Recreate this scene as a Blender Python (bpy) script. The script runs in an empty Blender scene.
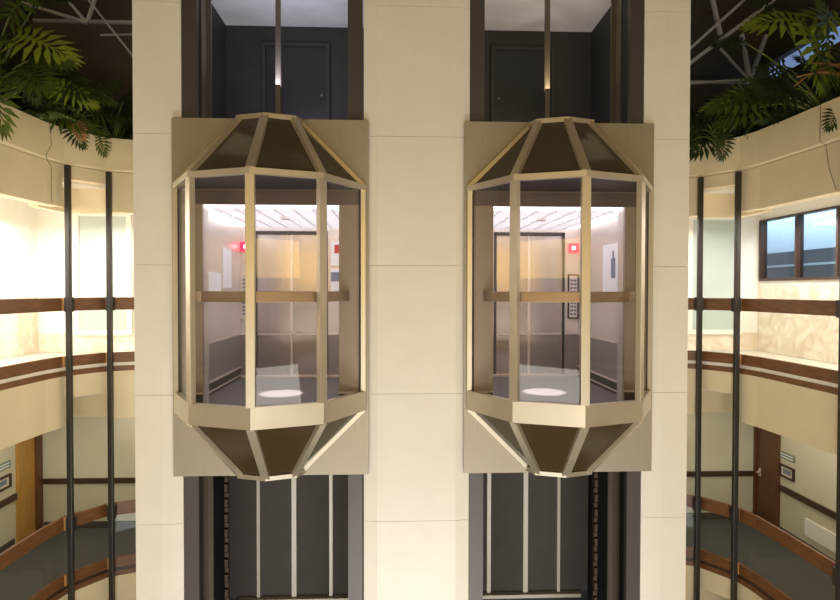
import bpy, bmesh, math, random
from mathutils import Vector, Matrix
random.seed(7)
sc = bpy.context.scene
COL = sc.collection
R = math.radians

# ------------------------------------------------------------------ camera
cam = bpy.data.cameras.new('camera'); camo = bpy.data.objects.new('camera', cam); COL.objects.link(camo)
cam.sensor_width = 36; cam.lens = 592.95 * 36 / 840; cam.clip_end = 200
camo.matrix_world = (Matrix.Translation((-0.21, -6.1, 1.2)) @ Matrix.Rotation(-0.0403, 4, 'Z')
                     @ Matrix.Rotation(math.pi/2 - 0.0172, 4, 'X') @ Matrix.Rotation(0.0014, 4, 'Z'))
sc.camera = camo
# ------------------------------------------------------------------ world, exposure
w = bpy.data.worlds.new('world'); sc.world = w; w.use_nodes = True
bg = w.node_tree.nodes['Background']; bg.inputs[0].default_value = (0.30, 0.45, 0.80, 1); bg.inputs[1].default_value = 0.5
sc.view_settings.view_transform = 'Standard'; sc.view_settings.look = 'None'
sc.view_settings.gamma = 1; sc.view_settings.use_curve_mapping = False
sc.view_settings.exposure = 0.0
sc.cycles.use_denoising = True
sc.cycles.max_bounces = 8; sc.cycles.transparent_max_bounces = 16
sc.cycles.sample_clamp_indirect = 6

# ------------------------------------------------------------------ lights
def area(name, loc, target, size, power, color, size_y=None, spread=None):
    l = bpy.data.lights.new(name, 'AREA'); l.energy = power; l.color = color
    l.shape = 'RECTANGLE'; l.size = size; l.size_y = size_y or size
    if spread: l.spread = R(spread)
    o = bpy.data.objects.new(name, l); COL.objects.link(o); o.location = loc
    o.rotation_euler = (Vector(target) - Vector(loc)).to_track_quat('-Z', 'Y').to_euler()
    return o
WARM = (1.0, 0.80, 0.52); CREAM = (1.0, 0.90, 0.74); WHITE = (1.0, 0.95, 0.87)
# unseen fill lamps added for the core, in place of glow from galleries opposite
area('gallery_glow', (0, -7.0, -5.6), (0, 0, -2.2), 5, 170, (1.0, 1.0, 1.0), 2.5, 110)
area('gallery_glow', (0, -9.8, -1.4), (0, 0, 0.2), 9, 240, (1.0, 0.97, 0.86), 1.2)
area('gallery_glow', (0, -9.8, 2.0), (0, 0, 2.6), 9, 190, (1.0, 0.66, 0.17), 1.0)
# gallery ceilings on both sides of the core
area('gallery_ceiling_light', (-6.3, 1.2, 2.40), (-6.3, 1.2, 0), 0.9, 300, WHITE, 6.5)
area('gallery_ceiling_light', (-4.4, 4.7, 2.40), (-4.4, 4.7, 0), 2.2, 22, WHITE, 0.8)
area('gallery_ceiling_light', (6.3, 1.2, 2.40), (6.3, 1.2, 0), 0.9, 170, WHITE, 6.5)
area('gallery_ceiling_light', (4.4, 4.7, 2.40), (4.4, 4.7, 0), 2.2, 36, WHITE, 0.8)
for s in (-1, 1):
    area('corridor_ceiling_light', (s*6.3, 1.5, -0.95), (s*6.3, 1.5, -4), 0.8, 36, CREAM, 6)
    area('corridor_ceiling_light', (s*4.4, 4.7, -0.95), (s*4.4, 4.7, -4), 2.0, 15, CREAM, 0.8)

# ------------------------------------------------------------------ materials
def mat(name, col, rough=0.5, metal=0.0, noise=0.0, scale=8, emit=None, strength=1, bump=0, stretch=None, spec=0.5, coat=0):
    m = bpy.data.materials.new(name); m.use_nodes = True
    nt = m.node_tree; b = nt.nodes['Principled BSDF']
    b.inputs['Base Color'].default_value = (*col, 1); b.inputs['Roughness'].default_value = rough
    b.inputs['Metallic'].default_value = metal; b.inputs['Specular IOR Level'].default_value = spec
    b.inputs['Coat Weight'].default_value = coat
    if emit:
        b.inputs['Emission Color'].default_value = (*emit, 1); b.inputs['Emission Strength'].default_value = strength
    if noise or bump:
        tc = nt.nodes.new('ShaderNodeTexCoord'); mp = nt.nodes.new('ShaderNodeMapping')
        nt.links.new(tc.outputs['Object'], mp.inputs[0])
        if stretch: mp.inputs['Scale'].default_value = stretch
        n = nt.nodes.new('ShaderNodeTexNoise'); n.inputs['Scale'].default_value = scale; n.inputs['Detail'].default_value = 5
        nt.links.new(mp.outputs[0], n.inputs[0])
        if noise:
            r = nt.nodes.new('ShaderNodeValToRGB')
            r.color_ramp.elements[0].position = 0.3; r.color_ramp.elements[1].position = 0.7
            r.color_ramp.elements[0].color = (*[c*(1-noise) for c in col], 1)
            r.color_ramp.elements[1].color = (*[min(1, c*(1+noise)) for c in col], 1)
            nt.links.new(n.outputs[0], r.inputs[0]); nt.links.new(r.outputs[0], b.inputs['Base Color'])
        if bump:
            bp = nt.nodes.new('ShaderNodeBump'); bp.inputs['Strength'].default_value = bump; bp.inputs['Distance'].default_value = 0.01
            nt.links.new(n.outputs[0], bp.inputs['Height']); nt.links.new(bp.outputs[0], b.inputs['Normal'])
    return m

def glass(name, tint, rough=0.0, ior=1.45, refl=1.0):
    m = bpy.data.materials.new(name); m.use_nodes = True; nt = m.node_tree
    for n in list(nt.nodes): nt.nodes.remove(n)
    out = nt.nodes.new('ShaderNodeOutputMaterial'); mx = nt.nodes.new('ShaderNodeMixShader')
    t = nt.nodes.new('ShaderNodeBsdfTransparent'); t.inputs[0].default_value = (*tint, 1)
    g = nt.nodes.new('ShaderNodeBsdfGlossy'); g.inputs['Roughness'].default_value = rough
    f = nt.nodes.new('ShaderNodeLayerWeight'); f.inputs[0].default_value = 0.5      # Schlick falloff on both faces of the sheet
    pw = nt.nodes.new('ShaderNodeMath'); pw.operation = 'POWER'; pw.inputs[1].default_value = 5
    mm = nt.nodes.new('ShaderNodeMath'); mm.operation = 'MULTIPLY_ADD'; f0 = ((ior-1)/(ior+1))**2
    mm.inputs[1].default_value = (1-f0)*refl; mm.inputs[2].default_value = f0*refl
    nt.links.new(f.outputs['Facing'], pw.inputs[0]); nt.links.new(pw.outputs[0], mm.inputs[0]); nt.links.new(mm.outputs[0], mx.inputs[0])
    nt.links.new(t.outputs[0], mx.inputs[1]); nt.links.new(g.outputs[0], mx.inputs[2]); nt.links.new(mx.outputs[0], out.inputs[0])
    return m

def marble(name):
    m = mat(name, (0.82, 0.70, 0.56), 0.25)
    nt = m.node_tree; b = nt.nodes['Principled BSDF']
    tc = nt.nodes.new('ShaderNodeTexCoord'); n = nt.nodes.new('ShaderNodeTexNoise')
    n.inputs['Scale'].default_value = 2.6; n.inputs['Detail'].default_value = 8; n.inputs['Distortion'].default_value = 1.6
    r = nt.nodes.new('ShaderNodeValToRGB'); r.color_ramp.elements[0].position = 0.35; r.color_ramp.elements[1].position = 0.62
    r.color_ramp.elements[0].color = (0.72, 0.58, 0.44, 1); r.color_ramp.elements[1].color = (0.88, 0.79, 0.68, 1)
    nt.links.new(tc.outputs['Object'], n.inputs[0]); nt.links.new(n.outputs[0], r.inputs[0]); nt.links.new(r.outputs[0], b.inputs['Base Color'])
    return m

M = dict(
    stone=mat('cream_stone', (0.80, 0.755, 0.665), 0.4, noise=0.025, scale=3),
    plaster=mat('cream_plaster', (0.80, 0.69, 0.47), 0.6, noise=0.03, scale=2),
    white=mat('white_paint', (0.86, 0.83, 0.76), 0.6, noise=0.02),
    corridor=mat('corridor_paint', (0.60, 0.56, 0.42), 0.6, noise=0.03, scale=2),
    marble=marble('beige_marble'),
    steel=mat('champagne_steel', (0.40, 0.355, 0.28), 0.58, 0.7, noise=0.05, scale=4, stretch=(30, 30, 0.6)),
    frame=mat('champagne_frame', (0.60, 0.54, 0.43), 0.40, 0.7, noise=0.04, scale=4),
    rib=mat('champagne_rib', (0.66, 0.57, 0.41), 0.42, 0.6),
    bronze=mat('bronze_metal', (0.42, 0.33, 0.22), 0.35, 0.7),
    stainless=mat('brushed_stainless', (0.54, 0.51, 0.515), 0.24, 0.8, noise=0.04, scale=6, stretch=(40, 40, 0.5)),
    laminate=mat('cab_laminate', (0.70, 0.64, 0.61), 0.25, 0.3),
    cabfloor=mat('cab_floor', (0.13, 0.115, 0.12), 0.55),
    palemetal=mat('pale_trim', (0.80, 0.72, 0.68), 0.3, 0.4),
    kick=mat('kick_laminate', (0.34, 0.30, 0.295), 0.3, 0.2),
    header=mat('header_metal', (0.135, 0.115, 0.12), 0.35, 0.4),
    basegls=mat('brown_glass', (0.062, 0.040, 0.018), 0.15, spec=0.10),
    soffit=mat('cab_header', (0.055, 0.048, 0.050), 0.5),
    hoodglass=mat('bronze_glass', (0.105, 0.080, 0.060), 0.08, spec=0.5),
    cabglass=glass('cab_glass', (0.95, 0.93, 0.935), 0.0, 1.4, 0.7),
    railglass=glass('rail_glass', (0.93, 0.95, 0.93), 0.0, 1.3, 0.45),
    wood=mat('reddish_wood', (0.18, 0.074, 0.026), 0.42, noise=0.3, scale=3, stretch=(1.5, 1.5, 14)),
    endgrain=mat('end_wood', (0.52, 0.27, 0.09), 0.5),
    doorwood=mat('brown_door', (0.115, 0.045, 0.018), 0.4, noise=0.2, scale=3, stretch=(12, 12, 1)),
    goldwood=mat('golden_door', (0.46, 0.24, 0.05), 0.45, noise=0.15, scale=3, stretch=(8, 8, 1)),
    darkwood=mat('dark_dado_wood', (0.055, 0.026, 0.016), 0.4),
    post=mat('dark_steel_post', (0.045, 0.040, 0.036), 0.35, 0.4),
    shaft=mat('shaft_black', (0.020, 0.018, 0.018), 0.6, noise=0.25, scale=2),
    shaftgrey=mat('shaft_grey', (0.068, 0.057, 0.050), 0.7, noise=0.1, scale=3),
    jamb=mat('jamb_grey', (0.085, 0.075, 0.070), 0.45, 0.3),
    rail=mat('guide_steel', (0.20, 0.17, 0.13), 0.4, 0.7),
    concrete=mat('shaft_concrete', (0.48, 0.46, 0.46), 0.8, noise=0.15, scale=2),
    strip=mat('pale_strip', (0.62, 0.58, 0.48), 0.4, 0.2),
    chain=mat('rusty_chain', (0.075, 0.048, 0.03), 0.6, 0.3),
    carpet=mat('grey_carpet', (0.085, 0.082, 0.078), 0.9, noise=0.05, scale=12),
    floor=mat('cream_floor', (0.70, 0.64, 0.54), 0.3, noise=0.05, scale=2),
    roof=mat('roof_deck', (0.10, 0.085, 0.068), 0.8, noise=0.1, scale=2),
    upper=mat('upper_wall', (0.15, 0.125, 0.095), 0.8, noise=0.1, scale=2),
    truss=mat('grey_truss', (0.66, 0.65, 0.63), 0.4, 0.2),
    soil=mat('planter_soil', (0.02, 0.015, 0.01), 0.95, noise=0.3, scale=20),
    frost=mat('frosted_glass', (0.50, 0.57, 0.53), 0.3, noise=0.04, scale=1.5),
    winglass=glass('window_glass', (0.72, 0.80, 0.86), 0.0, 1.5, 1.2),
    paleblue=mat('pale_blue_wall', (0.50, 0.58, 0.64), 0.6),
    navy=mat('navy_panel', (0.035, 0.05, 0.085), 0.4),
    black=mat('black_plastic', (0.012, 0.012, 0.013), 0.4),
    paper=mat('white_paper', (0.85, 0.85, 0.88), 0.6),
    red=mat('red_print', (0.55, 0.05, 0.04), 0.6),
    bluegrey=mat('bluegrey_print', (0.20, 0.22, 0.30), 0.6),
    green=mat('sign_green', (0.20, 0.25, 0.19), 0.5),
    redled=mat('red_display', (0.5, 0.01, 0.04), 0.4, emit=(1.0, 0.03, 0.10), strength=1.6),
    dotled=mat('white_display', (1, 0.8, 0.85), 0.4, emit=(1, 0.85, 0.88), strength=2.0),
    lamp=mat('lamp_diffuser', (1, 1, 1), 0.5, emit=(1, 0.96, 0.88), strength=6),
    louvre=mat('louvre', (0.70, 0.70, 0.74), 0.4),
    cabpanel=mat('cab_light_panel', (1, 1, 1), 0.5, emit=(1.0, 0.97, 0.97), strength=2.3),
    leafL=mat('bright_leaf', (0.27, 0.35, 0.035), 0.45, noise=0.2, scale=6),
    leafM=mat('green_leaf', (0.085, 0.13, 0.018), 0.45, noise=0.25, scale=6),
    leafD=mat('dark_leaf', (0.030, 0.048, 0.010), 0.5, noise=0.3, scale=6),
    stem=mat('leaf_stalk', (0.11, 0.13, 0.03), 0.5),
    dry=mat('dry_leaf', (0.34, 0.17, 0.06), 0.7, noise=0.25, scale=6),
    cable=mat('thin_cable', (0.26, 0.19, 0.10), 0.6),
)

# ------------------------------------------------------------------ mesh helpers
class MB:
    def __init__(s): s.v = []; s.f = []
    def add(s, vs, fs):
        o = len(s.v); s.v += [tuple(v) for v in vs]; s.f += [tuple(i+o for i in f) for f in fs]; return s
    def box(s, a, b):
        x0, y0, z0 = [min(p, q) for p, q in zip(a, b)]; x1, y1, z1 = [max(p, q) for p, q in zip(a, b)]
        return s.add([(x0,y0,z0),(x1,y0,z0),(x1,y1,z0),(x0,y1,z0),(x0,y0,z1),(x1,y0,z1),(x1,y1,z1),(x0,y1,z1)],
                     [(0,3,2,1),(4,5,6,7),(0,1,5,4),(1,2,6,5),(2,3,7,6),(3,0,4,7)])
    def hexa(s, lo, hi):           # two matching polygons
        n = len(lo)
        return s.add(list(lo)+list(hi), [tuple(range(n-1,-1,-1)), tuple(range(n, 2*n))] + [(i,(i+1)%n,n+(i+1)%n,n+i) for i in range(n)])
    def prism(s, poly, z0, z1): return s.hexa([(x,y,z0) for x,y in poly], [(x,y,z1) for x,y in poly])
    def bar(s, p, q, wd, th, out=(0,-1,0)):   # wd across, th along 'out'
        p, q = Vector(p), Vector(q); d = (q-p).normalized(); o = Vector(out); o = (o - d*o.dot(d)).normalized(); c = d.cross(o)
        def ring(c0): return [c0+c*wd/2+o*th/2, c0-c*wd/2+o*th/2, c0-c*wd/2-o*th/2, c0+c*wd/2-o*th/2]
        return s.hexa(ring(p), ring(q))
    def tube(s, pts, r, n=8, r1=None):
        pts = [Vector(p) for p in pts]; base = len(s.v); rings = []
        for i, p in enumerate(pts):
            d = (pts[min(i+1, len(pts)-1)] - pts[max(i-1, 0)]).normalized()
            a = d.orthogonal().normalized() if i == 0 else (a - d*a.dot(d)).normalized()
            b = d.cross(a); rr = r if r1 is None else r + (r1-r)*i/(len(pts)-1)
            rings.append([p + (a*math.cos(t) + b*math.sin(t))*rr for t in [2*math.pi*k/n for k in range(n)]])
        vs = [v for g in rings for v in g]; fs = []
        for i in range(len(pts)-1):
            for k in range(n): fs.append((i*n+k, i*n+(k+1)%n, (i+1)*n+(k+1)%n, (i+1)*n+k))
        fs += [tuple(range(n-1,-1,-1)), tuple((len(pts)-1)*n+k for k in range(n))]
        return s.add(vs, fs)
    def cyl(s, c, r, h, axis='z', n=20):
        c = Vector(c); d = {'x':Vector((1,0,0)),'y':Vector((0,1,0)),'z':Vector((0,0,1))}[axis]
        return s.tube([c - d*h/2, c + d*h/2], r, n)
    def sweep(s, path, prof, closed=True):     # prof: (offset inward, z); inward is to the right of travel
        P = [Vector(p) for p in path]; n = len(P); rings = []
        for i in range(n):
            d0 = (P[i]-P[i-1]).normalized() if i else None; d1 = (P[i+1]-P[i]).normalized() if i < n-1 else None
            d0 = d0 or d1; d1 = d1 or d0
            n0 = Vector((d0.y, -d0.x)); n1 = Vector((d1.y, -d1.x)); m = (n0+n1).normalized(); m = m / max(0.3, m.dot(n0))
            rings.append([(P[i].x + m.x*o, P[i].y + m.y*o, z) for o, z in prof])
        k = len(prof); fs = []
        for i in range(n-1):
            for j in range(k if closed else k-1):
                fs.append((i*k+j, i*k+(j+1)%k, (i+1)*k+(j+1)%k, (i+1)*k+j))
        if closed: fs += [tuple(range(k)), tuple((n-1)*k+j for j in range(k-1,-1,-1))]
        return s.add([v for r_ in rings for v in r_], fs)
    def build(s, name, m, parent=None, smooth=False, bevel=0):
        me = bpy.data.meshes.new(name); me.from_pydata(s.v, [], s.f)
        bm = bmesh.new(); bm.from_mesh(me); bmesh.ops.recalc_face_normals(bm, faces=bm.faces); bm.to_mesh(me); bm.free()
        me.materials.append(m)
        if smooth:
            for p in me.polygons: p.use_smooth = True
        o = bpy.data.objects.new(name, me); COL.objects.link(o)
        if parent: o.parent = parent
        if bevel:
            b = o.modifiers.new('bevel', 'BEVEL'); b.width = bevel; b.segments = 2; b.limit_method = 'ANGLE'
        return o
def box(a, b): return MB().box(a, b)
def tag(o, label, cat, group=None, kind=None):
    o['label'] = label; o['category'] = cat
    if group: o['group'] = group
    if kind: o['kind'] = kind
    return o
def thing(name, label, cat, loc=(0,0,0), group=None):
    o = bpy.data.objects.new(name, None); COL.objects.link(o); o.location = loc; o.empty_display_size = 0.1
    return tag(o, label, cat, group)
def struct(o, label=None, cat=None):
    o['kind'] = 'structure'
    if label: o['label'] = label; o['category'] = cat
    return o

# ------------------------------------------------------------------ setting: levels and ring
LOW, MID, TOP, GND = -3.35, 0.0, 3.35, -6.7
CX = 2.88                      # half width of the lift core
XW, YB, YF = 7.0, 5.4, -11.6   # gallery walls
# parapet line: left side walked from the front gallery to the core (inward is to the right)
SIDE = [(-5.40,-9.9),(-5.38,1.0),(-5.36,2.2),(-5.33,2.75),(-5.26,3.12)]
BAY = [(-5.26,3.12),(-4.88,3.65)]
BACK = [(-4.88,3.65),(-4.45,3.82),(-CX,3.82)]
def mir(path): return [(-x, y) for x, y in reversed(path)]
FULL = SIDE + BAY[1:] + BACK[1:]
def off(path, d):              # path moved outward by d
    m = MB(); m.sweep(path, [(-d,0),(-d,1)], closed=False)
    return [(v[0], v[1]) for v in m.v[::2]]

def sides(): return ((-1, 'left', lambda p: p), (1, 'right', mir))
for s, nm, T in sides():
    # parapet fascias of the two galleries and the planter parapet above
    for z, up in ((LOW, 0), (MID, 0), (TOP, 1)):
        z1 = z-0.26 if up else z-0.125
        m = MB()
        m.sweep(T(SIDE), [(0,z-0.9),(0,z1),(-0.2,z1),(-0.2,z-0.9)])
        m.sweep(T(BAY), [(0,z-0.46),(0,z1),(-0.2,z1),(-0.2,z-0.46)])
        m.sweep(T(BACK), [(0,z-0.9),(0,z1),(-0.2,z1),(-0.2,z-0.9)])
        # recessed beam across the notch between the two posts
        m.box((s*4.80, 3.86, z-0.9), (s*5.75, 3.99, z-0.30))
        m.box((s*5.62, 3.10, z-0.9), (s*5.75, 3.86, z-0.30))
        struct(m.build('trim_'+{LOW:'1',MID:'2',TOP:'3'}[z], M['plaster']))
        # slab soffit and walking floor
        outer = [(s*XW, YB), (s*XW, YF)]
        inner = off(T(FULL), 0.18)
        poly = (inner + [(s*CX, YB)] + outer) if s < 0 else (list(reversed(inner)) + [(s*CX, YB)] + outer)
        ce = MB().prism([p for p in poly], z-0.50, z-0.42)
        struct(ce.build('ceiling', M['white']))
        if not up:
            struct(MB().prism(poly, z-0.06, z-0.005).build('floor', M['carpet'] if z == LOW else M['floor']))
    # planter parapet
    m = MB(); m.sweep(T(FULL), [(0.0,3.10),(0.035,3.13),(0.035,3.63),(-0.10,3.63),(-0.10,3.10)])
    struct(m.build('trim_4', M['plaster']))
    struct(MB().prism(([*off(T(FULL), 0.11)] if s < 0 else list(reversed(off(T(FULL), 0.11)))) + [(s*CX, YB), (s*XW, YB), (s*XW, YF)], 3.36, 3.50).build('floor', M['soil']))
    # outer walls per level
    def sidewall(z0, z1, m, name, holes=()):
        b = MB(); y0, y1 = YF, YB
        b.box((s*XW, y0, z0), (s*(XW+0.15), y1, z1)); return struct(b.build(name, m))
    struct(box((s*CX, YB, GND), (s*(XW+0.15), YB+0.15, LOW-0.42)).build('wall_back', M['corridor']))
    struct(box((s*XW, YF, GND), (s*(XW+0.15), YB, LOW-0.42)).build('wall_'+nm, M['corridor']))
    struct(box((s*CX, YB, LOW), (s*(XW+0.15), YB+0.15, -0.42)).build('wall_back', M['corridor']))
    struct(box((s*XW, YF, LOW), (s*(XW+0.15), YB, -0.42)).build('wall_'+nm, M['corridor']))
    # middle level: marble below, paint above
    struct(box((s*CX, YB, MID), (s*(XW+0.15), YB+0.15, 2.93)).build('wall_back', M['white']))
    struct(box((s*CX, YB-0.025, MID), (s*XW, YB, 0.36)).build('wall_back', M['marble']))
    if s < 0:
        struct(box((-XW, YF, MID), (-XW-0.15, YB, 2.93)).build('wall_left', M['white']))
        for ya, yb, zt in ((YF, 3.3, 1.05), (3.62, 4.3, 1.05), (4.75, YB-0.03, 1.05)):
            struct(box((-XW+0.03, ya, MID), (-XW, yb, zt)).build('wall_left', M['marble']))
    else:
        b = MB(); b.box((XW, YF, MID), (XW+0.15, YB, 1.38)); b.box((XW, YF, 2.58), (XW+0.15, YB, 2.93)); b.box((XW, YF, 1.38), (XW+0.15, 2.2, 2.58))
        struct(b.build('wall_right', M['white']))
        struct(box((XW-0.03, YF, MID), (XW, YB-0.03, 1.30)).build('wall_right', M['marble']))
    # top level: dark walls behind the planting
    zt = 6.2 if s < 0 else 5.25
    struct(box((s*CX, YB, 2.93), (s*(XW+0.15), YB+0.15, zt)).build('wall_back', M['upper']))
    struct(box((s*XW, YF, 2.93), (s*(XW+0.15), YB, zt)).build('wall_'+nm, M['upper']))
    struct(box((s*CX, YB-0.05, zt), (s*(XW+0.15), YB+0.15, zt+0.06)).build('trim_5', M['truss']))
# clerestory band above the right wall stays open to the evening sky; the roof deck sits over all
struct(box((CX, YB, 5.31), (XW+0.15, YB+0.12, 7.2)).build('wall_back', M['roof']))
struct(box((XW, YF, 5.60), (XW+0.15, YB, 7.2)).build('wall_right', M['roof']))
struct(box((-XW-0.15, YB, 6.26), (-CX, YB+0.12, 7.2)).build('wall_back', M['roof']))
struct(box((-XW-0.15, YF, 6.2), (-XW, YB, 7.2)).build('wall_left', M['roof']))
struct(box((-XW-0.3, YF-0.2, 7.2), (XW+0.3, YB+0.3, 7.35)).build('ceiling', M['roof']))
# gallery across the atrium
for z, m in ((LOW, 'corridor'), (MID, 'white'), (TOP, 'upper')):
    struct(box((-XW, YF, z-0.42), (XW, YF-0.15, z+2.93)).build('wall_front', M[m]))
struct(box((-XW, YF, GND), (XW, YF-0.15, LOW-0.42)).build('wall_front', M['corridor']))
for z in (LOW, MID, TOP):
    struct(box((-5.4, -9.9, z-0.9), (5.4, -10.1, z-0.13 if z < 1 else z+0.28)).build('trim_6', M['plaster']))
    struct(box((-5.4, -10.1, z-0.50), (5.4, YF, z-0.42)).build('ceiling', M['white']))
    struct(box((-5.4, -10.1, z-0.06), (5.4, YF, z-0.005)).build('floor', M['carpet']))
struct(box((-XW, YF, GND-0.1), (XW, YB, GND)).build('floor', M['floor']))

# ------------------------------------------------------------------ lift core
def pier(x0, x1, label):
    cuts = [x0+0.14, x1-0.14] if x1-x0 > 0.8 else [x0+0.27] if x0 < 0 else [x1-0.27]
    edges = [x0] + cuts + [x1]
    back = {x0: 0.085 if x1-x0 > 0.8 or x0 > 0 else 0.06, x1: 0.085 if x1-x0 > 0.8 or x0 < 0 else 0.06}
    joints = [GND] + [1.20+1.335*k+1.585 for k in range(-7, 3)] + [7.2]
    m = MB(); g = 0.0016
    m.box((x0+0.01, 0.095, GND), (x1-0.01, 0.30, 7.2))
    for a, b in zip(edges, edges[1:]):
        ya, yb = back.get(a, 0.06), back.get(b, 0.06)
        for za, zb in zip(joints, joints[1:]):
            m.prism([(a, ya), (b, yb), (b, 0.29), (a, 0.29)], za+g, zb-g)
    o = m.build('pier', M['stone'])
    return tag(o, label, 'pillar')
pier(-2.88, -2.405, 'narrow cream stone pier on the outer side of the left lift')
pier(-0.545, 0.555, 'wide cream stone pier standing between the two lifts')
pier(2.40, 2.88, 'narrow cream stone pier on the outer side of the right lift')
for s, nm in ((-1, 'left'), (1, 'right')):
    struct(box((s*2.88, 0.30, GND), (s*2.78, YB, 7.2)).build('wall_'+nm, M['stone']))
    struct(box((s*2.78, 0.30, GND), (s*2.66, 2.6, 7.2)).build('wall_'+nm, M['shaft']))
    struct(box((s*0.32, 0.30, GND), (s*0.22, 2.6, 7.2)).build('wall_'+nm, M['shaft']))
    struct(box((s*2.66, 2.6, GND), (s*0.32, 2.72, 7.2)).build('wall_back', M['shaft']))
    struct(box((s*2.66, 0.32, 5.0), (s*0.32, 2.6, 5.12)).build('ceiling', M['concrete']))
    # steel jambs inside the opening
    for xa, xb, lab in ((2.395, 2.25, 'outer'), (0.56, 0.71, 'inner')):
        j = MB().box((s*xa, 0.09, GND), (s*xb, 0.16, 7.2))
        struct(j.build('trim_7', M['jamb']))
    struct(box((s*2.66, 0.30, GND), (s*2.42, 0.36, 7.2)).build('trim_8', M['shaft']))
    # shaft heads are brightened by added fill lamps, bluish left and warm right
    # guide rails
    for xg, lab in ((2.47, 'beside the outer wall'), (0.52, 'beside the middle pier')):
        g = MB(); g.box((s*xg-0.012, 0.90, GND+0.02), (s*xg+0.012, 1.06, 5.0)); g.box((s*xg-0.07, 1.06, GND+0.02), (s*xg+0.07, 1.085, 5.0))
        o = tag(g.build('guide_rail', M['rail']), f'steel guide rail in the {nm} lift shaft {lab}', 'guide rail', 'lift guide rails')
    # rope and travelling chain
    c = MB(); c.bar((s*1.60, 1.0, 2.95), (s*1.60, 1.0, 5.0), 0.055, 0.055)
    tag(c.build('hoist_rope', M['rail']), f'straight hoist rope rising above the {nm} lift roof', 'rope')
    c = MB()
    for k in range(66):
        z = -0.76 - k*0.09
        c.box((s*2.22-0.022, 0.98, z), (s*2.22+0.022, 1.03, z-0.055)) if k % 2 else c.box((s*2.22-0.018, 0.96, z+0.018), (s*2.22+0.018, 1.05, z-0.075))
    tag(c.build('hanging_chain', M['chain']), f'rust brown chain hanging under the {nm} lift', 'chain')
    # landing doors at the back of the shaft
    t = thing('landing_door', f'dark recessed landing door in the shaft above the {nm} lift', 'door', (s*1.64, 2.6, TOP+0.02))
    xo, xi = (-0.45, 0.42) if s < 0 else (-0.42, 0.42)
    mm = MB(); mm.box((xo, -0.035, 0), (xi, -0.001, 1.33)); mm.build('door_leaf', M['black'], t)
    fr = MB(); fr.box((xo-0.05, -0.06, 0), (xo, -0.001, 1.38)); fr.box((xi, -0.06, 0), (xi+0.05, -0.001, 1.38)); fr.box((xo, -0.06, 1.33), (xi, -0.001, 1.38)); fr.build('door_frame', M['shaft'], t)
    kx = xi-0.06 if s < 0 else xo+0.06
    MB().cyl((kx, -0.06, 0.62), 0.018, 0.05, 'y', 12).build('handle', M['rail'], t)
    # lower landing screen: dark panels divided by pale strips, on a sill
    t = thing('landing_screen', f'dark landing screen with three pale upright strips below the {nm} lift', 'lift landing', (s*1.55, 2.5, GND+3.32))
    xs = [-0.68, -0.10, 0.55] if s < 0 else [-0.36, 0.18, 0.71]
    xs = [-0.64, -0.13, 0.40] if s < 0 else [-0.40, 0.14, 0.63]
    ed = [-1.08] + xs + [1.08]
    for a, b in zip(ed, ed[1:]):
        MB().box((a+0.004, 0.0, 0.12), (b-0.004, 0.05, 3.3)).build('panel', M['shaftgrey'], t)
    for i, x in enumerate(xs):
        wd = (0.022, 0.034, 0.024)[i] if s < 0 else (0.028, 0.034, 0.022)[i]
        MB().box((x-wd, -0.04, 0.14), (x+wd, -0.001, 3.3)).build('strip', M['strip'], t)
    x0 = -0.93 if s < 0 else -0.72; x1 = 0.72 if s < 0 else 0.95
    MB().box((x0, -0.09, 0.08), (x1, -0.001, 0.13)).build('sill', M['strip'], t)
struct(box((-0.22, 0.32, GND), (0.22, 5.3, 7.2)).build('wall_middle', M['shaft']))
l = bpy.data.lights.new('shaft_lamp', 'AREA'); l.size = 0.5
for s, pw, c in ((-1, 22, (0.72, 0.74, 1.0)), (1, 11, (1.0, 0.80, 0.50))):
    area('shaft_lamp', (s*1.5, 1.0, 3.6), (s*1.5, 1.5, 5.0), 0.6, pw, c)  # fill lamp added to brighten the shaft ceiling

# ------------------------------------------------------------------ the two glass lifts
RIM = [(-0.967,-0.03),(-0.6125,-0.649),(0,-0.876),(0.6125,-0.649),(0.967,-0.03)]
APX = [(-0.3365,-0.03),(-0.279,-0.186),(0,-0.279),(0.279,-0.186),(0.3365,-0.03)]
ZRT, ZRB, ZGB, ZAT, ZAB = 2.266, -0.034, 0.165, 2.90, -0.665
def scl(poly, f, y0=-0.03): return [(x*f, y0+(y-y0)*f) for x, y in poly]
def outv(i): v = Vector((RIM[i][0], RIM[i][1]+0.03, 0)); return v.normalized()
def ringmesh(m, outer, inner, z0, z1):
    n = len(outer)
    for i in range(n-1):
        lo = [(*outer[i], z0), (*outer[i+1], z0), (*inner[i+1], z0), (*inner[i], z0)]
        m.hexa(lo, [(x, y, z1) for x, y, z in lo])
    return m
def lerp(a, b, t): return tuple(p+(q-p)*t for p, q in zip(a, b))
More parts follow.
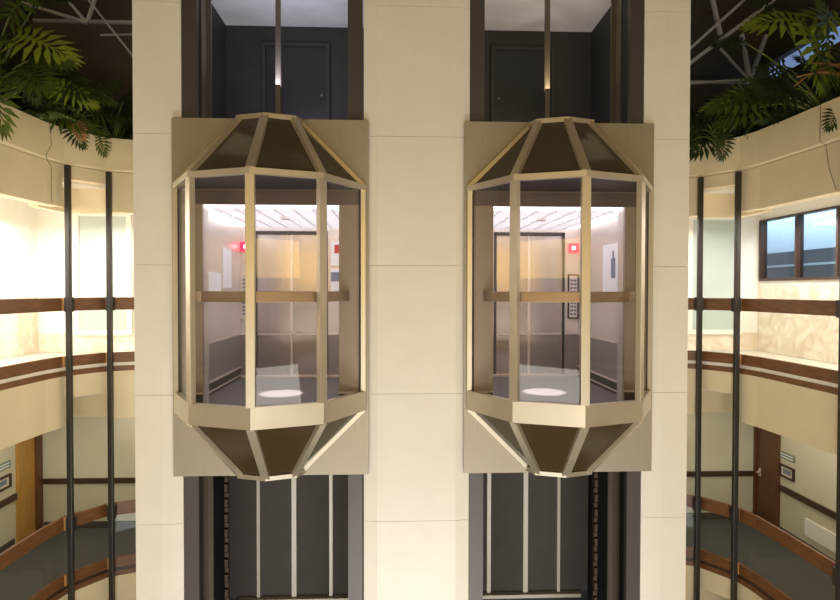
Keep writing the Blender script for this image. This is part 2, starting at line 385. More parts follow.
def lift(cx, s, label):
    t = thing('glass_lift', label, 'lift', (cx, 0, 0))
    # back plate with the cab opening
    p = MB(); z0, z1, W, O, H = -0.7035, 2.931, 0.99, 0.69, 2.065
    for a, b in (((-W,0,z0),(-O,0.04,z1)), ((O,0,z0),(W,0.04,z1)), ((-O,0,H),(O,0.04,z1)), ((-O,0,z0),(O,0.04,-0.05))): p.box(a, b)
    p.build('back_plate', M['steel'], t)
    MB().box((-0.90, -0.014, 2.065), (0.90, -0.001, 2.205)).build('header_panel', M['header'], t)
    # rings
    ringmesh(MB(), RIM, scl(RIM, 0.93), ZRB, ZGB).build('lower_band', M['frame'], t)
    ringmesh(MB(), scl(RIM, 1.004), scl(RIM, 0.93), ZRT-0.055, ZRT).build('upper_ring', M['frame'], t)
    MB().prism(scl(RIM, 0.94), ZRB+0.02, ZRB+0.05).build('under_floor', M['soffit'], t)
    MB().prism(scl(RIM, 0.92), ZRT-0.05, ZRT-0.02).build('capsule_ceiling', M['soffit'], t)
    # posts, panes and sloping ribs
    for i in range(5):
        v = RIM[i]; o = outv(i); wd = 0.082 if 0 < i < 4 else 0.04
        c = Vector((v[0], v[1], 0)) - o*0.028
        MB().bar((c.x, c.y, ZGB-0.002), (c.x, c.y, ZRT-0.052), wd, 0.055, o).build('post', M['frame'], t, bevel=0.004)
        a = APX[i]; wr = 0.078 if 0 < i < 4 else 0.035
        up = Vector((v[0], v[1], ZRT-0.01)); ua = Vector((a[0], a[1], ZAT-0.02)); nrm = Vector((o.x, o.y, 0.8))
        up -= o*0.02; ua -= o*0.015
        MB().bar(up, ua, wr, 0.045, nrm).build('hood_rib', M['rib'], t, bevel=0.003)
        dn = Vector((v[0], v[1], ZRB+0.01)) - o*0.02; da = Vector((a[0], a[1], ZAB+0.02)) - o*0.015
        MB().bar(dn, da, wr, 0.045, Vector((o.x, o.y, -0.8))).build('base_rib', M['frame'], t, bevel=0.003)
    for i in range(4):
        a, b = scl(RIM, 0.955)[i], scl(RIM, 0.955)[i+1]; a2, b2 = scl(RIM, 0.945)[i], scl(RIM, 0.945)[i+1]
        MB().hexa([(*a,ZGB-0.02),(*b,ZGB-0.02),(*b2,ZGB-0.02),(*a2,ZGB-0.02)], [(*a,ZRT-0.05),(*b,ZRT-0.05),(*b2,ZRT-0.05),(*a2,ZRT-0.05)]).build('glass_pane', M['cabglass'], t)
        # thin dark gasket round the pane
        g = MB(); e = lerp(a, b, 0.05); f = lerp(a, b, 0.95); nn = Vector((b[1]-a[1], a[0]-b[0], 0)).normalized()
        if nn.y > 0 and i in (1, 2): nn = -nn
        for q in (e, f): g.bar((*q, ZGB), (*q, ZRT-0.055), 0.012, 0.014, nn)
        g.build('gasket', M['soffit'], t)
        h = [(*scl(RIM,0.965)[i], ZRT-0.02), (*scl(RIM,0.965)[i+1], ZRT-0.02), (*scl(APX,0.95)[i+1], ZAT-0.03), (*scl(APX,0.95)[i], ZAT-0.03)]
        h2 = [(x*0.985, -0.03+(y+0.03)*0.985, z-0.012) for x, y, z in h]
        MB().hexa(h, h2).build('hood_pane', M['hoodglass'], t)
        h = [(*scl(RIM,0.965)[i], ZRB+0.02), (*scl(RIM,0.965)[i+1], ZRB+0.02), (*scl(APX,0.95)[i+1], ZAB+0.03), (*scl(APX,0.95)[i], ZAB+0.03)]
        h2 = [(x*0.985, -0.03+(y+0.03)*0.985, z+0.012) for x, y, z in h]
        MB().hexa(h, h2).build('base_pane', M['basegls'], t)
    MB().prism(scl(APX, 1.05), ZAT-0.035, ZAT+0.012).build('hood_cap', M['rib'], t, bevel=0.003)
    MB().prism(scl(APX, 1.05), ZAB-0.006, ZAB+0.04).build('base_cap', M['frame'], t, bevel=0.003)
    # handrail bar inside the glass
    hr = [(-0.80,-0.06)] + scl(RIM, 0.86)[1:4] + [(0.80,-0.06)]
    k = MB(); ringmesh(k, hr, scl(hr, 0.955), 1.085, 1.185)
    k.build('handrail', M['bronze'], t, bevel=0.006)
    # cab box behind the plate
    D = 2.1; CW = 0.85
    MB().prism(scl(RIM, 0.925) + [(0.69, 0.0), (0.69, 0.19), (CW, 0.19), (CW, D), (-CW, D), (-CW, 0.19), (-0.69, 0.19), (-0.69, 0.0)], -0.005, 0.0).build('floor_sheet', M['cabfloor'], t)
    for q in (-1, 1):
        b = MB(); b.box((q*(CW+0.03), 0.18, 0.0), (q*CW, D, H)); b.box((q*0.69, 0.18, 0.0), (q*CW, 0.20, H)); b.box((q*0.69, 0.045, 0.0), (q*0.72, 0.18, H))
        b.build('side_wall', M['laminate'], t)
        MB().box((q*CW, 0.21, 0.16), (q*(CW-0.006), D-0.001, 0.58)).build('kick_panel', M['kick'], t)  # lower cab wall drawn darker than the laminate above
    dc = 0.16*s; dw = 0.46
    b = MB(); b.box((-CW, D, 0.0), (dc-dw, D+0.05, H)); b.box((dc+dw, D, 0.0), (CW, D+0.05, H)); b.box((dc-dw, D, 1.97), (dc+dw, D+0.05, H))
    b.build('back_wall', M['laminate'], t)
    for xa, xb in ((-CW, dc-dw-0.036), (dc+dw+0.036, CW)): MB().box((xa, D-0.006, 0.03), (xb, D, 0.58)).build('kick_panel', M['kick'], t)
    for q in (-1, 1):
        MB().box((dc+q*0.004, D+0.02, 0.0), (dc+q*dw, D+0.05, 1.97)).build('door_leaf', M['stainless'], t)
    MB().box((dc-0.014, D+0.008, 0.01), (dc+0.014, D+0.02, 1.96)).build('door_edge', M['palemetal'], t)
    fr = MB()
    for q in (-1, 1): fr.box((dc+q*dw, D-0.02, 0.0), (dc+q*(dw+0.035), D, 2.0))
    fr.box((dc-dw-0.035, D-0.02, 1.955), (dc+dw+0.035, D, 2.0)); fr.build('door_frame', M['soffit'], t)
    MB().box((-CW, D-0.05, 0.0), (CW, D-0.001, 0.025)).build('door_sill', M['palemetal'], t)
    # skirting with two pale edges
    sk = MB(); pe = MB()
    for q in (-1, 1):
        sk.box((q*CW, 0.21, 0.0), (q*(CW-0.015), D-0.05, 0.14)); sk.box((q*0.69, -0.014, 0.0), (q*0.90, 0.0, 0.14))
        for zz in (0.03, 0.135):
            pe.box((q*CW, 0.21, zz), (q*(CW-0.022), D-0.05, zz+0.018)); pe.box((q*0.69, -0.022, zz), (q*0.90, 0.0, zz+0.018))
    sk.build('skirting', M['soffit'], t); pe.build('skirting_edge', M['palemetal'], t)
    rl = MB(); rl.box((-CW, D-0.012, 0.58), (CW, D, 0.60))
    for q in (-1, 1): rl.box((q*CW, 0.21, 0.58), (q*(CW-0.01), D-0.012, 0.60))
    rl.build('rub_rail', M['palemetal'], t)
    # luminous ceiling with louvres
    MB().prism([(0.70, 0.041), (0.70, 0.19), (CW, 0.19), (CW, D+0.05), (-CW, D+0.05), (-CW, 0.19), (-0.70, 0.19), (-0.70, 0.041)], H, H+0.05).build('light_panel', M['cabpanel'], t)
    lv = MB()
    for k in range(9): lv.box((-0.66, 0.25+k*0.21, H-0.035), (0.66, 0.26+k*0.21, H-0.002))
    for k in range(7): lv.box((-0.60+k*0.2, 0.12, H-0.035), (-0.592+k*0.2, D-0.05, H-0.002))
    lv.build('louvre', M['louvre'], t)
    MB().cyl((0.0, 0.78, H-0.03), 0.055, 0.055, 'z', 20).build('downlight', M['palemetal'], t, smooth=False)
    lt = bpy.data.lights.new('lift_downlight', 'SPOT'); lt.energy = 800; lt.spot_size = R(15); lt.spot_blend = 0.25; lt.color = (1, 0.95, 0.93); lt.shadow_soft_size = 0.02
    lo = bpy.data.objects.new('lift_downlight', lt); COL.objects.link(lo); lo.parent = t; lo.location = (-0.05*s*-1, 0.80, H-0.07)
    # operating panel and floor display
    x = 0.775*s
    a = MB().box((x-0.072, D-0.026, 0.80), (x+0.072, D, 1.42)).build('control_panel', M['black'] if s > 0 else M['palemetal'], t)
    MB().box((x-0.055, D-0.030, 0.82), (x+0.055, D-0.026, 1.40)).build('face_plate', M['palemetal'], a)
    d = MB()
    for r_ in range(10):
        for c_ in range(2): d.box((x-0.043+c_*0.048, D-0.038, 0.85+r_*0.052), (x-0.007+c_*0.048, D-0.030, 0.877+r_*0.052))
    d.build('button', M['bluegrey'], a)
    e = MB().box((x-0.07, D-0.03, 1.72), (x+0.07, D, 1.85)).build('floor_display', M['redled'], t)
    MB().box((x-0.025, D-0.034, 1.76), (x+0.025, D-0.03, 1.81)).build('digit', M['dotled'], e)
    return t
lift(-1.4837, -1, 'left one of the two bronze framed glass capsule lifts')
lift(1.4837, 1, 'right one of the two bronze framed glass capsule lifts, with red floor display')

def poster(loc, w, h, axis, label, pics, group=None):
    """a sheet w wide, h high; axis 'y' faces the camera, 'x+'/'x-' lies on a side wall; pics: (u0,v0,u1,v1,material)"""
    t = thing('poster', label, 'poster', loc, group)
    def quad(u0, v0, u1, v1, d0, d1):
        a, b = (u0-0.5)*w, (u1-0.5)*w
        if axis == 'y': return MB().box((a, -d0, v0*h), (b, -d1, v1*h))
        q = 1 if axis == 'x+' else -1
        return MB().box((q*d0, a, v0*h), (q*d1, b, v1*h))
    quad(0, 0, 1, 1, 0.0, 0.006).build('sheet', M['paper'], t)
    for u0, v0, u1, v1, m in pics: quad(u0, v0, u1, v1, 0.006, 0.009).build('picture', M[m], t)
    return t
lx, rx = -1.4837, 1.4837
poster((lx+0.50, 2.098, 1.53), 0.24, 0.34, 'y', 'white poster with a red picture, on the back wall of the left lift', [(0.2, 0.5, 0.75, 0.85, 'red')])
poster((lx+0.50, 2.098, 1.17), 0.24, 0.32, 'y', 'white poster with a blue grey picture, on the back wall of the left lift', [(0.0, 0.45, 0.7, 0.85, 'bluegrey'), (0.7, 0.5, 0.95, 0.95, 'red')])
poster((rx-0.46, 2.098, 1.53), 0.22, 0.30, 'y', 'white poster with a red picture, on the back wall of the right lift', [(0.2, 0.4, 0.75, 0.75, 'red')])
poster((rx-0.46, 2.098, 1.17), 0.22, 0.32, 'y', 'white poster with a blue grey picture, on the back wall of the right lift', [(0.0, 0.45, 0.8, 0.8, 'bluegrey')])
poster((lx-0.85, 0.92, 1.14), 0.52, 0.26, 'x+', 'white notice low on the side wall of the left lift, nearest the glass', [])
poster((lx-0.85, 1.45, 1.22), 0.36, 0.50, 'x+', 'tall white notice on the side wall of the left lift, deeper inside', [])
poster((rx+0.85, 0.80, 1.165), 0.60, 0.58, 'x-', 'large white poster with a slim dark bottle shape in the right lift', [(0.30, 0.3, 0.52, 0.70, 'bluegrey'), (0.37, 0.70, 0.45, 0.85, 'bluegrey')])

# ------------------------------------------------------------------ railings
def railing(T, s, z, nm, lvl):
    t = thing('railing', f'wooden and glass railing along the {lvl} gallery on the {nm} side of the lifts', 'railing', (0, 0, z))
    P = T([(-5.38,-9.9)] + SIDE[1:]), T(BAY), T(BACK)
    for q in P:
        MB().sweep(q, [(0.0,0.87),(0.0,1.07),(-0.05,1.07),(-0.05,0.87)]).build('handrail', M['wood'], t)
        MB().sweep(q, [(-0.02,0.17),(-0.02,0.88),(-0.03,0.88),(-0.03,0.17)]).build('glass_panel', M['railglass'], t)
        MB().sweep(q, [(0.0,0.015),(0.0,0.18),(-0.05,0.18),(-0.05,0.015)]).build('bottom_board', M['wood'], t)
        MB().sweep(q, [(0.0,-0.125),(0.0,-0.04),(-0.05,-0.04),(-0.05,-0.125)]).build('edge_strip', M['wood'], t)
        MB().sweep(q, [(-0.012,-0.04),(-0.012,0.015),(-0.05,0.015),(-0.05,-0.04)]).build('edge_gap', M['white'] if z > -1 else M['darkwood'], t)
    e = MB()
    for x, y in ((-5.255, 3.10), (-4.865, 3.645)):
        for za, zb in ((0.872, 1.068), (0.017, 0.178)):
            e.box((-s*-1*abs(x)-0.018, y-0.018, za), (-s*-1*abs(x)+0.018, y+0.018, zb))
    e.build('joint_block', M['endgrain'], t)
    return t
for s, nm, T in sides():
    railing(T, s, MID, nm, 'brighter upper')
    railing(T, s, LOW, nm, 'dim lower')
# posts
posts = [(-5.155, 3.07, 'dark steel post left of the lifts, nearer the left edge'), (-4.78, 3.56, 'dark steel post left of the lifts, nearer the stone pier'),
         (4.83, 3.56, 'dark steel post right of the lifts, nearer the stone pier'), (5.185, 3.08, 'dark steel post right of the lifts, second from the stone pier'),
         (5.335, 1.03, 'dark steel post at the right edge of the view')]
for x, y, lab in posts:
    t = thing('steel_post', lab, 'post', (x, y, GND), 'dark steel posts in front of the galleries')
    MB().box((-0.037, -0.037, 0.0), (0.037, 0.037, 3.07-GND)).build('shaft', M['post'], t, bevel=0.008)
    MB().box((-0.09, -0.09, 0.0), (0.09, 0.09, 0.02)).build('base_plate', M['post'], t)
    MB().box((-0.055, -0.03, 6.7+0.86), (0.055, 0.06, 6.7+1.08)).build('bracket', M['post'], t)
    MB().box((-0.055, -0.03, 3.35+0.86), (0.055, 0.06, 3.35+1.08)).build('bracket', M['post'], t)

# ------------------------------------------------------------------ windows
def farwin(n, x0, x1):
    b = MB(); z0, z1 = 0.42, 2.58; y = YB
    b.box((x0-0.09, y-0.06, z0-0.09), (x0, y, z1+0.09)); b.box((x1, y-0.06, z0-0.09), (x1+0.09, y, z1+0.09))
    b.box((x0, y-0.06, z0-0.09), (x1, y, z0)); b.box((x0, y-0.06, z1), (x1, y, z1+0.09))
    f = struct(b.build(f'window_{n}', M['white']))
    MB().box((x0, y-0.03, z0), (x1, y-0.002, z1)).build('pane', M['frost'], f)
farwin(1, -6.19, -5.31); farwin(2, 5.62, 6.52)
b = MB(); y0, y1, z0, z1 = 2.2, 5.36, 1.38, 2.58
b.box((XW-0.04, y0, z0), (XW+0.10, y1, z0+0.05)); b.box((XW-0.04, y0, z1-0.03), (XW+0.10, y1, z1))
for y in (y0, 3.27, 4.27, y1-0.04): b.box((XW-0.04, y, z0+0.05), (XW+0.10, y+0.045, z1-0.03))
wf = struct(b.build('window_3', M['darkwood']))
MB().box((XW+0.03, y0, z0+0.05), (XW+0.04, y1, z1-0.03)).build('pane', M['winglass'], wf)
struct(box((XW+0.9, 1.0, 0.9), (XW+1.0, 9.5, 3.1)).build('wall_outside', M['paleblue']))  # made-up boards imitating the outside view mirrored in the window
struct(box((XW+0.16, 8.6, 0.9), (XW+0.9, 8.7, 3.1)).build('wall_outside', M['paleblue']))
struct(box((XW+0.70, 1.0, 0.9), (XW+0.9, 8.6, 1.98)).build('trim_9', M['navy']))  # dark band of the imitated reflection, pale streak below it
struct(box((XW+0.68, 1.0, 1.68), (XW+0.70, 8.6, 1.72)).build('trim_9', M['paleblue']))
area('outside_lamp', (XW+0.45, 5.2, 3.0), (XW+0.45, 5.2, 1.5), 0.4, 130, (0.9, 0.95, 1.0), 5.5)  # fill lamp added to brighten the boards behind the pane
# little opening in the bright left wall
f = struct(box((-XW+0.02, 4.40, 1.42), (-XW, 4.72, 1.82)).build('window_4', M['white']))
MB().box((-XW+0.024, 4.43, 1.45), (-XW+0.02, 4.69, 1.79)).build('pane', M['frost'], f)

# ------------------------------------------------------------------ lower level: doors, dado rails, signs
for s, nm in ((-1, 'left'), (1, 'right')):
    X = s*XW
    dl, da, db = (M['goldwood'], 4.72, 5.20) if s < 0 else (M['doorwood'], 4.75, 5.34)
    d = struct(box((X, da-0.0, LOW), (X-s*0.05, db, -1.05)).build('door_1' if s < 0 else 'door_2', dl))
    fr = MB(); fr.box((X, db, LOW), (X-s*0.09, db+0.12 if s < 0 else db+0.05, -1.0)); fr.box((X, da-0.06, LOW), (X-s*0.07, da, -1.0)) if s > 0 else fr.box((X, db+0.12, LOW), (X-s*0.09, db+0.18, -1.0))
    fr.build('door_frame', M['doorwood'], d)
    if s > 0:
        h = MB(); h.cyl((X-0.08, 5.24, -2.38), 0.02, 0.06, 'x', 12); h.tube([(X-0.11, 5.24, -2.38), (X-0.11, 5.12, -2.385)], 0.012); h.box((X-0.056, 5.21, -2.46), (X-0.05, 5.27, -2.30))
        h.build('handle', M['palemetal'], d)
    struct(box((s*CX, YB-0.035, -2.50), (s*(XW-0.1), YB, -2.40)).build('trim_10', M['darkwood']))
    struct(box((X, YF, -2.55), (X-s*0.035, da-0.07 if s > 0 else da-0.02, -2.44)).build('trim_10', M['darkwood']))
    struct(box((s*CX, YB-0.02, LOW), (s*(XW-0.1), YB, LOW+0.12)).build('baseboard_back', M['shaftgrey']))
    struct(box((X, YF, LOW), (X-s*0.02, da-0.07, LOW+0.12)).build('baseboard_'+nm, M['shaftgrey']))
    struct(box((s*3.75, YB-0.45, LOW), (s*CX, YB, -0.5)).build('wall_back', M['corridor']))
    struct(box((s*3.78, YB-0.48, -2.50), (s*CX, YB-0.45, -2.40)).build('trim_10', M['darkwood']))
    # small green sign above a framed notice
    ya, yb = (4.12, 4.57) if s < 0 else (4.28, 4.70)
    t = thing('wall_sign', f'small green wall sign above the framed notice on the {nm} lower corridor wall', 'sign', (X, (ya+yb)/2, -1.93))
    h = (yb-ya)/2
    MB().box((0, -h, 0.0), (-s*0.015, h, 0.13)).build('plate', M['green'], t)
    k = MB()
    for zz in (0.03, 0.08): k.box((-s*0.015, -h*0.8, zz), (-s*0.018, h*0.8, zz+0.02))
    k.build('lettering', M['paper'], t)
    t = thing('framed_notice', f'dark framed notice hanging on the {nm} lower corridor wall beside the door', 'picture frame', (X, (ya+yb)/2, -2.27))
    b = MB(); b.box((0, -h, 0), (-s*0.03, h, 0.035)); b.box((0, -h, 0.20), (-s*0.03, h, 0.235)); b.box((0, -h, 0.035), (-s*0.03, -h+0.05, 0.20)); b.box((0, h-0.05, 0.035), (-s*0.03, h, 0.20))
    b.build('frame', M['darkwood'], t)
    MB().box((0, -h+0.05, 0.035), (-s*0.012, h-0.05, 0.20)).build('sheet', M['corridor'], t)
    MB().box((-s*0.012, -h*0.5, 0.075), (-s*0.015, h*0.5, 0.16)).build('print', M['bluegrey'], t)
t = tag(box((XW, 3.15, -3.10), (XW-0.03, 3.98, -2.80)).build('wall_panel', M['white']), 'pale rectangular panel under the dark dado rail on the right lower wall', 'panel')  # bright patch of light built as a thin white slab

# ------------------------------------------------------------------ ceiling downlights
def downlight(x, y, z, lab, grp):
    t = thing('downlight', lab, 'ceiling light', (x, y, z), grp)
    MB().cyl((0, 0, -0.012), 0.09, 0.024).build('trim_ring', M['white'], t)
    MB().cyl((0, 0, -0.026), 0.065, 0.006).build('diffuser', M['lamp'], t)
for s, nm in ((-1, 'left'), (1, 'right')):
    for x, y, lab in ((5.55, 4.35, 'in the corner by the steel posts'), (6.2, 3.3, 'opposite the gallery corner'), (6.2, 1.8, 'over the gallery walkway')):
        downlight(s*x, y, 2.85, f'round white downlight in the {nm} upper gallery ceiling {lab}', 'gallery downlights')

# ------------------------------------------------------------------ roof trusses
def truss(name, lab, segs):
    t = thing(name, lab, 'roof truss', (0, 4.2, 5.0))
    for nm, p, q, r in segs:
        MB().bar((p[0], p[1], p[2]-5.0), (q[0], q[1], q[2]-5.0), r, r).build(nm, M['truss'], t)
truss('roof_truss', 'grey steel roof truss above the planting left of the lifts', [
    ('chord', (-5.62, 0.1, 6.35), (-4.3, -0.1, 4.70), 0.03), ('strut', (-6.05, 0, 6.45), (-5.44, 0, 5.71), 0.045),
    ('strut', (-5.20, 0.05, 6.45), (-5.42, 0, 5.71), 0.045), ('tie', (-5.35, 0.3, 5.62), (-4.3, 0.3, 5.66), 0.025), ('chord', (-6.6, 0.2, 6.1), (-5.44, 0, 5.70), 0.05)])
truss('roof_truss', 'grey steel roof truss below the skylight right of the lifts', [
    ('chord', (4.5, 0, 4.85), (6.65, 0.1, 6.48), 0.06), ('strut', (5.30, 0, 6.5), (5.49, 0, 5.70), 0.06), ('chord', (4.5, -0.2, 5.05), (5.95, -0.1, 6.35), 0.045),
    ('strut', (5.94, 0.1, 5.75), (6.02, 0, 4.95), 0.06), ('strut', (6.38, 0.1, 5.75), (6.05, 0, 4.95), 0.06), ('strut', (5.55, 0.1, 5.5), (6.0, 0, 4.93), 0.035), ('tie', (4.5, 0.1, 4.84), (6.05, 0, 4.92), 0.04)])

# ------------------------------------------------------------------ planting
def lobed_leaf(m, o, d, up, L, n=9, wid=0.66, droop=0.35):
    """deeply cut philodendron leaf starting at o along d"""
    d = d.normalized(); sd = d.cross(up).normalized(); up = sd.cross(d)
    def P(x, y):
        r2 = (x*x + y*y)
        p = o + d*(x*L) + sd*(y*L); return p + up*(-droop*r2*L*0.6 + 0.10*L*abs(y)) - Vector((0,0,droop*r2*L*0.35))
    mid = [P(k/n*0.95, 0) for k in range(n+1)]
    for sgn in (-1, 1):
        for k in range(n):
            x0, x1 = k/n*0.95, (k+1)/n*0.95
            u = (k+0.5)/n; ang = R(125 - 112*u); ln = wid*(0.55 + 0.6*math.sin(math.pi*(0.18+0.72*u)))*(1-0.25*u)
            tx, ty = (x0+x1)/2 + ln*math.cos(ang), sgn*ln*math.sin(ang)
            hx, hy = (x0+x1)/2 + ln*0.5*math.cos(ang), sgn*ln*0.5*math.sin(ang)
            px, py = -math.sin(ang)*0.066, sgn*math.cos(ang)*0.066
            if sgn < 0: py = -py if False else py
            a, b = P(x0, 0), P(x1, 0); c, e = P(hx-px, hy-py), P(hx+px, hy+py); tip = P(tx, ty)
            m.add([a, b, e, tip, c], [(0, 1, 2, 4), (4, 2, 3)] if sgn > 0 else [(0, 4, 2, 1), (4, 3, 2)])
    tip = P(1.28, 0); c = P(1.05, 0.09); e = P(1.05, -0.09)
    m.add([mid[-1], c, tip, e], [(0, 1, 2, 3)])
    return m
def curve(a, b, sag, n=7):
    a, b = Vector(a), Vector(b)
    return [a.lerp(b, i/n) + Vector((0, 0, sag*math.sin(math.pi*i/n))) for i in range(n+1)]
def philodendron(loc, leaves, lab, extra=0, reach=0.9, lean=(0,0), size=0.42, mats=('leafD','leafM','leafM')):
    t = thing('philodendron', lab, 'plant', loc, 'philodendrons in the top planters'); O = Vector(loc)
    rng = random.Random(int(abs(loc[0]*1000)+abs(loc[1]*77)))
    items = [(Vector(p) - O, L, mt, Vector(dv)) for p, L, mt, dv in leaves]
    for k in range(extra):
        a = 2*math.pi*(k+rng.random()*0.7)/extra; e = rng.uniform(0.25, 1.2)
        d = Vector((math.cos(a)*math.cos(e)+lean[0], math.sin(a)*math.cos(e)*0.7+lean[1], math.sin(e))).normalized()
        p = d*reach*rng.uniform(0.55, 1.0)
        items.append((p, size*rng.uniform(0.75, 1.15), rng.choice(mats), d + Vector((0, 0, -rng.uniform(0.1, 0.6)))))
    for tgt, L, mt, dv in items:
        st = curve((rng.uniform(-.04,.04), rng.uniform(-.04,.04), 0.0), tgt, 0.12)
        MB().tube(st, 0.016, 6, 0.009).build('stalk', M['stem'], t)
        lobed_leaf(MB(), tgt - dv.normalized()*0.02, dv, Vector((rng.uniform(-.25,.25), -0.75, 0.65)), L).build('leaf', M[mt], t)
    return t
def fern(loc, n, L, lab, lean, mats=('leafM','leafD')):
    t = thing('fern', lab, 'plant', loc, 'ferns in the top planters')
    for k in range(n):
        a = random.uniform(0, 2*math.pi); h = random.uniform(0.25, 0.75)*L
        tip = Vector((math.cos(a)*L*0.8 + lean[0]*L*0.6, math.sin(a)*L*0.5 + lean[1]*L*0.4, -random.uniform(0.05, 0.35)*L + 0.15))
        pts = [Vector((0,0,0.0)).lerp(tip, i/9) + Vector((0,0,h*math.sin(math.pi*min(1, i/9*0.95)))) for i in range(10)]
        m = MB(); m.tube(pts, 0.006, 5, 0.003)
        for i in range(1, 10):
            d = (pts[i]-pts[i-1]).normalized(); sd = d.cross(Vector((0,0,1))); sd = sd.normalized() if sd.length > 1e-3 else Vector((1,0,0))
            for f in (0.0, 0.5):
                p = pts[i-1].lerp(pts[i], f)
                ln = L*0.24*math.sin(math.pi*(0.12+0.84*(i-1+f)/9)) + 0.02
                for sg in (-1, 1):
                    tipp = p + sd*sg*ln + d*ln*0.35 - Vector((0,0,ln*0.25)); wv = d*ln*0.14
                    m.add([p-wv, p+sd*sg*ln*0.5+d*ln*0.17-wv*1.2, tipp, p+sd*sg*ln*0.5+d*ln*0.17+wv*1.2, p+wv], [(0,1,2,3,4)])
        m.build('frond', M[random.choice(mats)], t)
    return t
philodendron((-5.62, 1.95, 3.52), [
    ((-5.02, 1.70, 4.42), 0.62, 'leafL', (0.95, -0.1, -0.12)), ((-5.15, 1.65, 4.36), 0.40, 'leafM', (-0.6, -0.1, -0.3)), ((-5.15, 1.75, 4.70), 0.60, 'leafM', (0.4, -0.1, 0.6)),
    ((-5.38, 1.70, 4.70), 0.40, 'leafM', (-0.4, -0.1, 0.4)), ((-5.22, 1.60, 3.80), 0.50, 'leafM', (0.1, -0.2, -0.9)), ((-5.30, 1.60, 3.92), 0.45, 'leafM', (-0.5, -0.2, -0.7)),
    ((-4.55, 1.75, 3.80), 0.40, 'leafL', (0.9, 0.1, -0.15)), ((-4.98, 1.68, 3.92), 0.30, 'leafD', (0.6, 0, -0.7)),
    ((-5.30, 1.80, 4.30), 0.36, 'leafD', (-0.5, -0.2, 0.1)), ((-4.85, 1.85, 4.95), 0.36, 'leafD', (0.7, 0, 0.3))],
    'large philodendron with a bright green leaf at the upper left corner', 12, 1.15, (0.35, 0.1), 0.55)
philodendron((-5.25, 3.25, 3.52), [
    ((-5.05, 3.15, 4.05), 0.30, 'leafD', (0.6, 0, 0.1)), ((-4.92, 3.25, 4.22), 0.34, 'leafM', (0.9, 0, -0.1)), ((-5.35, 3.2, 4.30), 0.32, 'leafD', (-0.4, 0, 0.5)),
    ((-5.10, 3.05, 3.66), 0.30, 'leafD', (0.5, -0.1, -0.6))], 'dark philodendron behind the left parapet joint', 12, 0.95, (-0.15, 0.3), 0.45)
philodendron((-4.80, 3.85, 3.52), [
    ((-4.90, 3.50, 3.66), 0.28, 'leafM', (0.25, -0.2, -0.9)), ((-4.98, 3.5, 3.78), 0.16, 'leafL', (-0.3, 0, 0.3)), ((-4.55, 3.6, 3.95), 0.28, 'leafD', (0.8, 0, -0.1)), ((-4.6, 3.7, 4.25), 0.3, 'leafD', (0.5, 0, 0.5))],
    'small philodendron hanging a fingered leaf over the left parapet', 12, 0.8, (0.0, 0.5), 0.42)
philodendron((-5.95, 2.9, 3.60), [], 'tall dark philodendron behind the left planter ferns', 16, 1.0, (0.3, -0.1), 0.5)
philodendron((-3.95, 4.35, 3.52), [], 'dark philodendron nearest the left stone pier', 10, 0.8, (-0.2, 0.2), 0.45, ('leafD',))
philodendron((5.55, 3.7, 3.60), [], 'tall dark philodendron below the right roof truss', 14, 0.8, (-0.2, 0), 0.55, ('leafD',))
philodendron((4.1, 4.2, 3.52), [], 'dark philodendron nearest the right stone pier', 10, 0.7, (0.2, 0.2), 0.45, ('leafD',))
fern((-5.55, 2.75, 3.50), 12, 0.75, 'dark fern between philodendrons on the left planter', (0.6, -0.3))
fern((-4.35, 4.05, 3.50), 12, 0.72, 'dark fern beside the left stone pier', (0.0, -0.4))
fern((-3.75, 4.10, 3.50), 10, 0.65, 'low dark fern behind the left stone pier', (-0.2, -0.4), ('leafD',))
fern((-5.85, 2.0, 3.60), 12, 0.95, 'tall dark fern at the far left edge', (0.4, 0.0), ('leafD','leafM'))
tag(lobed_leaf(MB(), Vector((-5.02, 3.07, 3.70)), Vector((0.3,-0.1,-0.5)), Vector((0,-0.8,0.6)), 0.20).build('dry_leaf', M['dry']), 'dry brown leaf lying on the left parapet edge', 'leaf')

philodendron((5.62, 1.75, 3.52), [
    ((5.15, 1.55, 4.72), 0.66, 'leafL', (-0.7, -0.1, 0.15)), ((5.25, 1.50, 4.75), 0.62, 'leafL', (0.6, -0.1, 0.1)), ((5.20, 1.50, 4.62), 0.62, 'leafL', (0.3, -0.1, -0.7)),
    ((4.85, 1.75, 5.00), 0.40, 'leafD', (-0.6, 0, 0.5)), ((5.05, 1.80, 4.25), 0.36, 'leafD', (-0.7, 0, -0.2)), ((5.42, 1.25, 3.50), 0.26, 'leafD', (-0.5, -0.2, -0.5)),
    ((4.55, 1.9, 4.60), 0.36, 'leafD', (-0.8, 0, 0.2))],
    'large yellow green philodendron at the upper right corner', 14, 1.0, (-0.6, 0), 0.55)
d = thing('dry_leaf', 'drooping orange brown dry leaves under the right philodendron', 'leaf', (5.5, 1.45, 3.85))
for a, b, r in (((0.2, 0, 0.12), (-0.55, -0.05, 0.10), 0.035), ((0.3, 0.05, 0.20), (-0.45, 0.0, 0.28), 0.03), ((0.1, 0, 0.30), (-0.50, 0.1, 0.02), 0.02)):
    MB().tube(curve(a, b, 0.07, 8), r, 6, 0.008).build('blade', M['dry'], d, smooth=True)
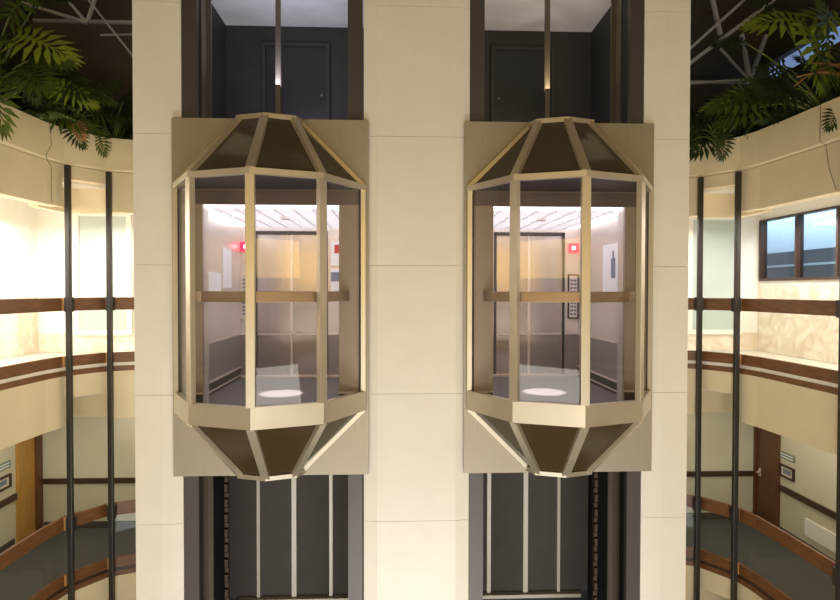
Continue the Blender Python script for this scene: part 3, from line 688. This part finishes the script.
philodendron((5.05, 3.35, 3.52), [
    ((5.15, 2.95, 4.16), 0.50, 'leafL', (-0.95, 0, 0.02)), ((4.75, 3.2, 3.95), 0.34, 'leafD', (-0.7, 0, -0.3)), ((5.55, 3.0, 4.35), 0.34, 'leafD', (0.5, 0, 0.4)),
    ((4.98, 3.15, 3.66), 0.30, 'leafD', (-0.15, -0.2, -0.9)), ((5.30, 3.0, 3.86), 0.34, 'leafD', (0.3, 0, -0.6))], 'philodendron with a light green leaf behind the right parapet corner', 12, 0.8, (0.1, 0.2), 0.42)
fern((4.55, 4.0, 3.50), 12, 0.75, 'dark fern beside the right stone pier', (0.1, -0.4))
fern((3.85, 4.10, 3.50), 9, 0.65, 'low dark fern behind the right stone pier', (0.2, -0.4), ('leafD',))
fern((5.60, 2.60, 3.50), 12, 0.70, 'dark fern along the right planter', (-0.5, -0.2))
fern((5.75, 2.9, 3.7), 12, 0.95, 'tall dark fern behind the right philodendron', (-0.6, 0.0), ('leafD','leafM'))
for s, nm in ((-1, 'left'), (1, 'right')):
    m = MB()
    for k in range(2200):
        u = random.random()
        if u < 0.6: x = s*(5.5+random.random()*0.6); y = random.uniform(0.5, 3.4)
        else: x = s*random.uniform(3.0, 5.4); y = random.uniform(3.98, 4.5)
        z = 3.50 + random.random()**1.3*0.75
        c = Vector((x, y, z)); a = Vector((random.gauss(0,1), random.gauss(0,1), random.gauss(0,.6))).normalized(); b = a.orthogonal().normalized(); r_ = random.uniform(0.05, 0.11)
        m.add([c-a*r_, c+b*r_*0.4, c+a*r_, c-b*r_*0.4], [(0,1,2,3)])
    tag(m.build('ground_cover', M['leafD']), f'dense dark ground cover foliage filling the {nm} planter', 'plants', kind='stuff')
# thin cables hanging down the parapets
def cab(pts, lab):
    tag(MB().tube([Vector(p) for p in pts], 0.0045, 6).build('loose_cable', M['cable'], smooth=True), lab, 'cable')
cab([(-5.26,2.78,3.66),(-5.235,2.78,3.5),(-5.24,2.8,3.3),(-5.27,2.72,3.14),(-5.30,2.80,3.09),(-5.27,2.86,3.0),(-5.275,2.85,2.75),(-5.27,2.86,2.48)], 'thin brown cable running down the left planter parapet')
cab([(5.31,1.45,3.66),(5.31,1.45,3.14),(5.355,1.40,3.08),(5.355,1.35,2.8),(5.36,1.22,2.48)], 'thin brown cable running down the right planter parapet')
